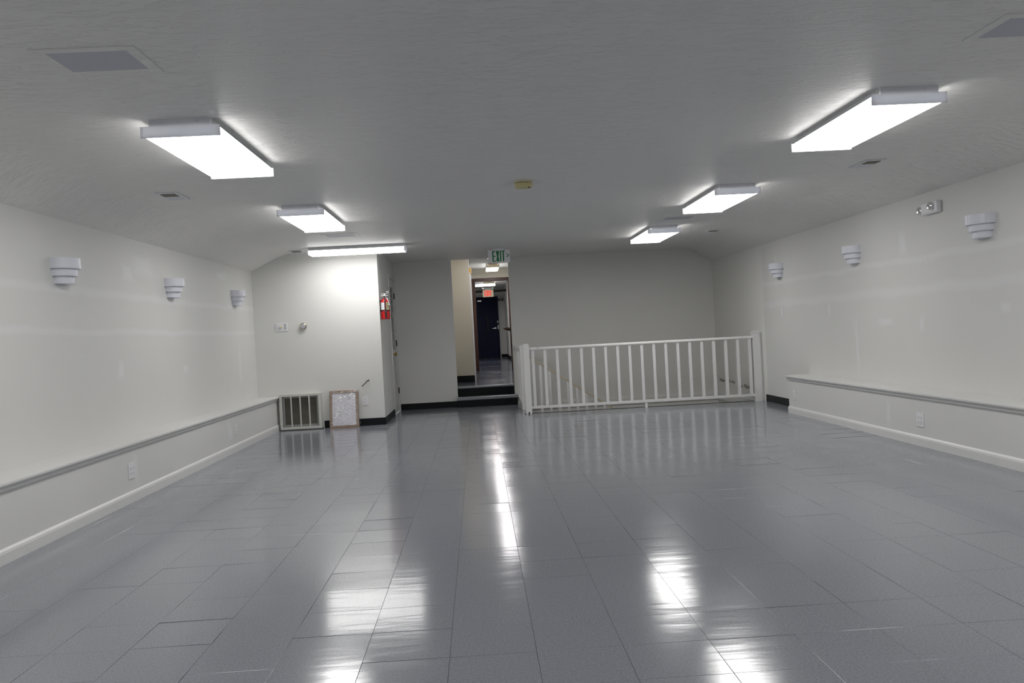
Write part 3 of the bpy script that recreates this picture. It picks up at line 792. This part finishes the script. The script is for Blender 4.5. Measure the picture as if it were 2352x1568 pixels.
part('arrow', 'green_ink', f, lambda bm: [prism(bm, [(.104,-.080),(.112,-.072),(.143,-.098),(.131,-.098)], 'y', -.0245, -.0225), prism(bm, [(.131,-.098),(.143,-.098),(.112,-.126),(.104,-.118)], 'y', -.0245, -.0225)])
part('pilot_light', 'chrome', t, lambda bm: lathe(bm, [(.004,0),(.003,-.004)], (-.154,-.01,-.13), 'z', 8))

# ------------------------------------------------------------------ steps up to the corridor
t = thing('entry_steps', 'two black steps with grey nosings leading up to the corridor', 'steps', (0,13.70,0))
sx0, sx1 = -.375, .565
bxp('riser', 'black_rubber', t, sx0, sx1, .012, .125, 0, .130)
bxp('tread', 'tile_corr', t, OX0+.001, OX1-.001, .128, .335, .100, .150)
part('nosing', 'nosing_metal', t, lambda bm: prism(bm, [(0,.150),(.0,.112),(.008,.106),(.012,.13),(.127,.13),(.127,.154),(.01,.156)], 'x', sx0-.004, sx1+.002))
bxp('riser', 'black_rubber', t, OX0+.001, OX1-.001, .335, .36, .10, .280)
part('nosing', 'nosing_metal', t, lambda bm: prism(bm, [(.318,.300),(.318,.276),(.335,.270),(.40,.280),(.40,.303),(.325,.305)], 'x', OX0+.001, OX1-.001))

# ------------------------------------------------------------------ corridor beyond the opening
YCR, YF, YD = 15.35, 19.75, 29.45
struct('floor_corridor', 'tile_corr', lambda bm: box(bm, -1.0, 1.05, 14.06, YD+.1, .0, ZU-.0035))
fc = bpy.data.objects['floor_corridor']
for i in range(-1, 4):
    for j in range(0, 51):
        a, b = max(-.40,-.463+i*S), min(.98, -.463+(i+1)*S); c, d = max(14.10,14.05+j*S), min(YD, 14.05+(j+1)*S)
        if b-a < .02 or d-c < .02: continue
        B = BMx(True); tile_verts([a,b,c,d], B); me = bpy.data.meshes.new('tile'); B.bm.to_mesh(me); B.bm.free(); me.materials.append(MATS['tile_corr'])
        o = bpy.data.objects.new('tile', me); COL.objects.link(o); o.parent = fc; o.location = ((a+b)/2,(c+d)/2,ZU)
ZK = 2.56
struct('ceiling_corridor', 'wall_paint', lambda bm: box(bm, -1.0, 1.1, YB+.10, YF, ZK, ZK+.08))
struct('ceiling_far_room', 'wall_paint', lambda bm: box(bm, -1.6, 1.1, YF, YD+.1, 2.62, 2.70))
struct('wall_corridor_header', 'wall_paint', lambda bm: box(bm, OX0-.3, OX1+.5, YB, YB+.10, ZC+.02, ZK+.08))
struct('wall_cream', 'cream_paint', lambda bm: box(bm, -.62, -.10, YCR, YCR+.10, ZU, ZK))
struct('wall_corridor_near', 'cream_paint', lambda bm: box(bm, -.55, OX0-.09, YB+.10, YCR, 0, ZK))
struct('wall_corridor_left', 'wall_paint', lambda bm: box(bm, -.20, -.10, YCR+.10, YF, ZU, ZK))
struct('wall_corridor_right', 'wall_paint', lambda bm: box(bm, .90, 1.0, YB+.10, YF, ZU-.3, ZK))
struct('wall_far_left', 'wall_paint', lambda bm: box(bm, -1.3, -1.2, YF, YD, ZU, 2.62))
struct('wall_far_right', 'wall_paint', lambda bm: box(bm, .945, 1.045, YF, YD, ZU, 2.62))
struct('wall_far_end', 'wall_paint', lambda bm: box(bm, -1.3, 1.05, YD, YD+.1, ZU, 2.62))
struct('wall_frame_header', 'cream_paint', lambda bm: [box(bm, -.20, .95, YF, YF+.10, 2.36, 2.62), box(bm, -1.3, -.10, YF, YF+.10, ZU, 2.62), box(bm, .80, .95, YF, YF+.10, ZU, 2.36)])
struct('baseboard_cream', 'black_rubber', lambda bm: [box(bm, -.40, -.097, YCR-.006, YCR, ZU, ZU+.115), box(bm, -.10, -.094, YCR, YF-.02, ZU, ZU+.115)])
struct('baseboard_far', 'black_rubber', lambda bm: [box(bm, .75, .94, YD-.008, YD, ZU, ZU+.12), box(bm, .937, .945, YF+.1, YD-.008, ZU, ZU+.12)])
struct('trim_5', 'brown_wood', lambda bm: [box(bm, -.098, -.008, YF-.02, YF+.12, ZU, 2.365), box(bm, .722, .80, YF-.02, YF+.12, ZU, 2.365), box(bm, -.008, .722, YF-.02, YF+.12, 2.295, 2.365)], .004, label='dark brown wooden door frame in the corridor')
struct('trim_6', 'white_trim', lambda bm: [box(bm, -.10, -.078, 15.36, 15.44, ZU, 2.20), box(bm, -.10, -.070, 16.2, 16.28, ZU, 2.32)], label='white casing on the corridor wall')
bl = thing('door_chime', 'small tan wooden box high on the corridor wall beside the cream wall', 'door chime', (-.10,15.55,2.19))
bxp('box', 'tan_wood', bl, 0, .040, -.05, .05, 0, .105, .003); bxp('cover', 'ivory', bl, .040, .044, -.035, .035, .012, .093)
# shelf
t = thing('wooden_shelf', 'small brown wooden shelf on a curved bracket by the corridor door frame', 'shelf', (.80,19.45,1.21))
bxp('shelf_board', 'brown_wood', t, -.235, .10, -.12, .12, .0, .028, .003)
part('bracket', 'brown_wood', t, lambda bm: prism(bm, [(.10,-.13),(-.06,-.13),(-.08,-.075),(-.11,-.045),(-.17,-.028),(-.205,-.022),(-.215,0),(.10,0)], 'y', -.02, .02))
# blue exit door
def bd(bm): box(bm, .035, .665, YD-.045, YD-.002, ZU+.008, ZU+2.00)
d1 = struct('door_1', 'navy', bd, label='dark navy blue exit door with silver lever')
part('door_frame', 'navy', d1, lambda bm: [box(bm, -.015, .033, YD-.06, YD-.001, ZU, ZU+2.05), box(bm, .667, .715, YD-.06, YD-.001, ZU, ZU+2.05), box(bm, .033, .667, YD-.06, YD-.001, ZU+2.002, ZU+2.05)])
bxp('vision_panel', 'dark_glass', d1, .322, .372, YD-.047, YD-.044, ZU+.88, ZU+1.38)
lv = part('lever', 'steel', d1, lambda bm: [tube(bm, [(.600,YD-.045,1.30),(.600,YD-.10,1.30),(.590,YD-.11,1.30),(.492,YD-.11,1.290)], .012, 8), lathe(bm, [(.03,-.046),(.03,-.054)], (.600,YD,1.30), 'y', 16)])
bxp('strike_plate', 'steel', d1, .670, .700, YD-.064, YD-.059, 1.26, 1.40); bxp('strike_plate', 'steel', d1, .665, .690, YD-.064, YD-.059, 1.47, 1.54)
part('door_closer', 'steel', d1, lambda bm: [box(bm, .04, .17, YD-.10, YD-.045, 2.205, 2.245)])
# dark rail beam, exit sign with emergency heads
tag(part('dark_beam', 'duct_dark', None, lambda bm: box(bm, -1.2, .945, 27.35, 27.45, 2.405, 2.478), .003), 'dark horizontal beam crossing the far room behind the red exit sign', 'beam')
t = thing('exit_sign', 'lit exit sign with red letters and two lamp heads above the blue door', 'exit sign', (.378,27.28,2.26))
f = bxp('panel', 'exit_face', t, -.166, .166, -.03, .07, 0, .220, .004)
letters(f, 'red_lit', -.110, .028, .165, .050, .012, .024, -.031, .004)
bxp('battery_box', 'plastic_white', t, -.10, .10, -.02, .07, .220, .285, .004)
for s in (-1, 1):
    part('lamp_head', 'chrome', t, lambda bm: lathe(bm, [(.02,.03),(.042,0),(.045,-.025),(.030,-.04),(0,-.042)], (s*.145,-.01,.275), 'y', 16), smooth=True)
# small dark device beside the door
t = thing('wall_speaker', 'small dark wall unit beside the top of the blue door', 'wall unit', (.73,YD,2.20))
bxp('body', 'hinge_dark', t, 0, .17, -.09, 0, 0, .07, .004); bxp('front', 'ivory', t, .06, .11, -.096, -.09, .012, .056)
# corridor ceiling lights
fixture('lit narrow ceiling light with ivory end in the corridor above the steps', (.375,18.6,ZK), 0, .27, 1.2, 'lens_corr', 'cap_ivory', 'corridor ceiling lights')
fixture('lit ceiling light hanging above the red exit sign', (.38,25.4,2.62), 0, .30, 1.2, 'lens_corr', 'cap_ivory', 'corridor ceiling lights')
fixture('lit ceiling light in the far room partly behind the brown door frame', (-.02,25.7,2.60), math.pi/2, .30, 1.2, 'lens_corr', 'cap_ivory', 'corridor ceiling lights')
fixture('lit ceiling light in the far room just past the brown door frame', (.38,21.6,2.62), 0, .27, 1.2, 'lens_corr', 'cap_ivory', 'corridor ceiling lights')
fixture('lit ceiling light hidden above the two black steps', (.375,15.32,ZK), 0, .27, 1.2, 'lens_corr', 'cap_ivory', 'corridor ceiling lights')
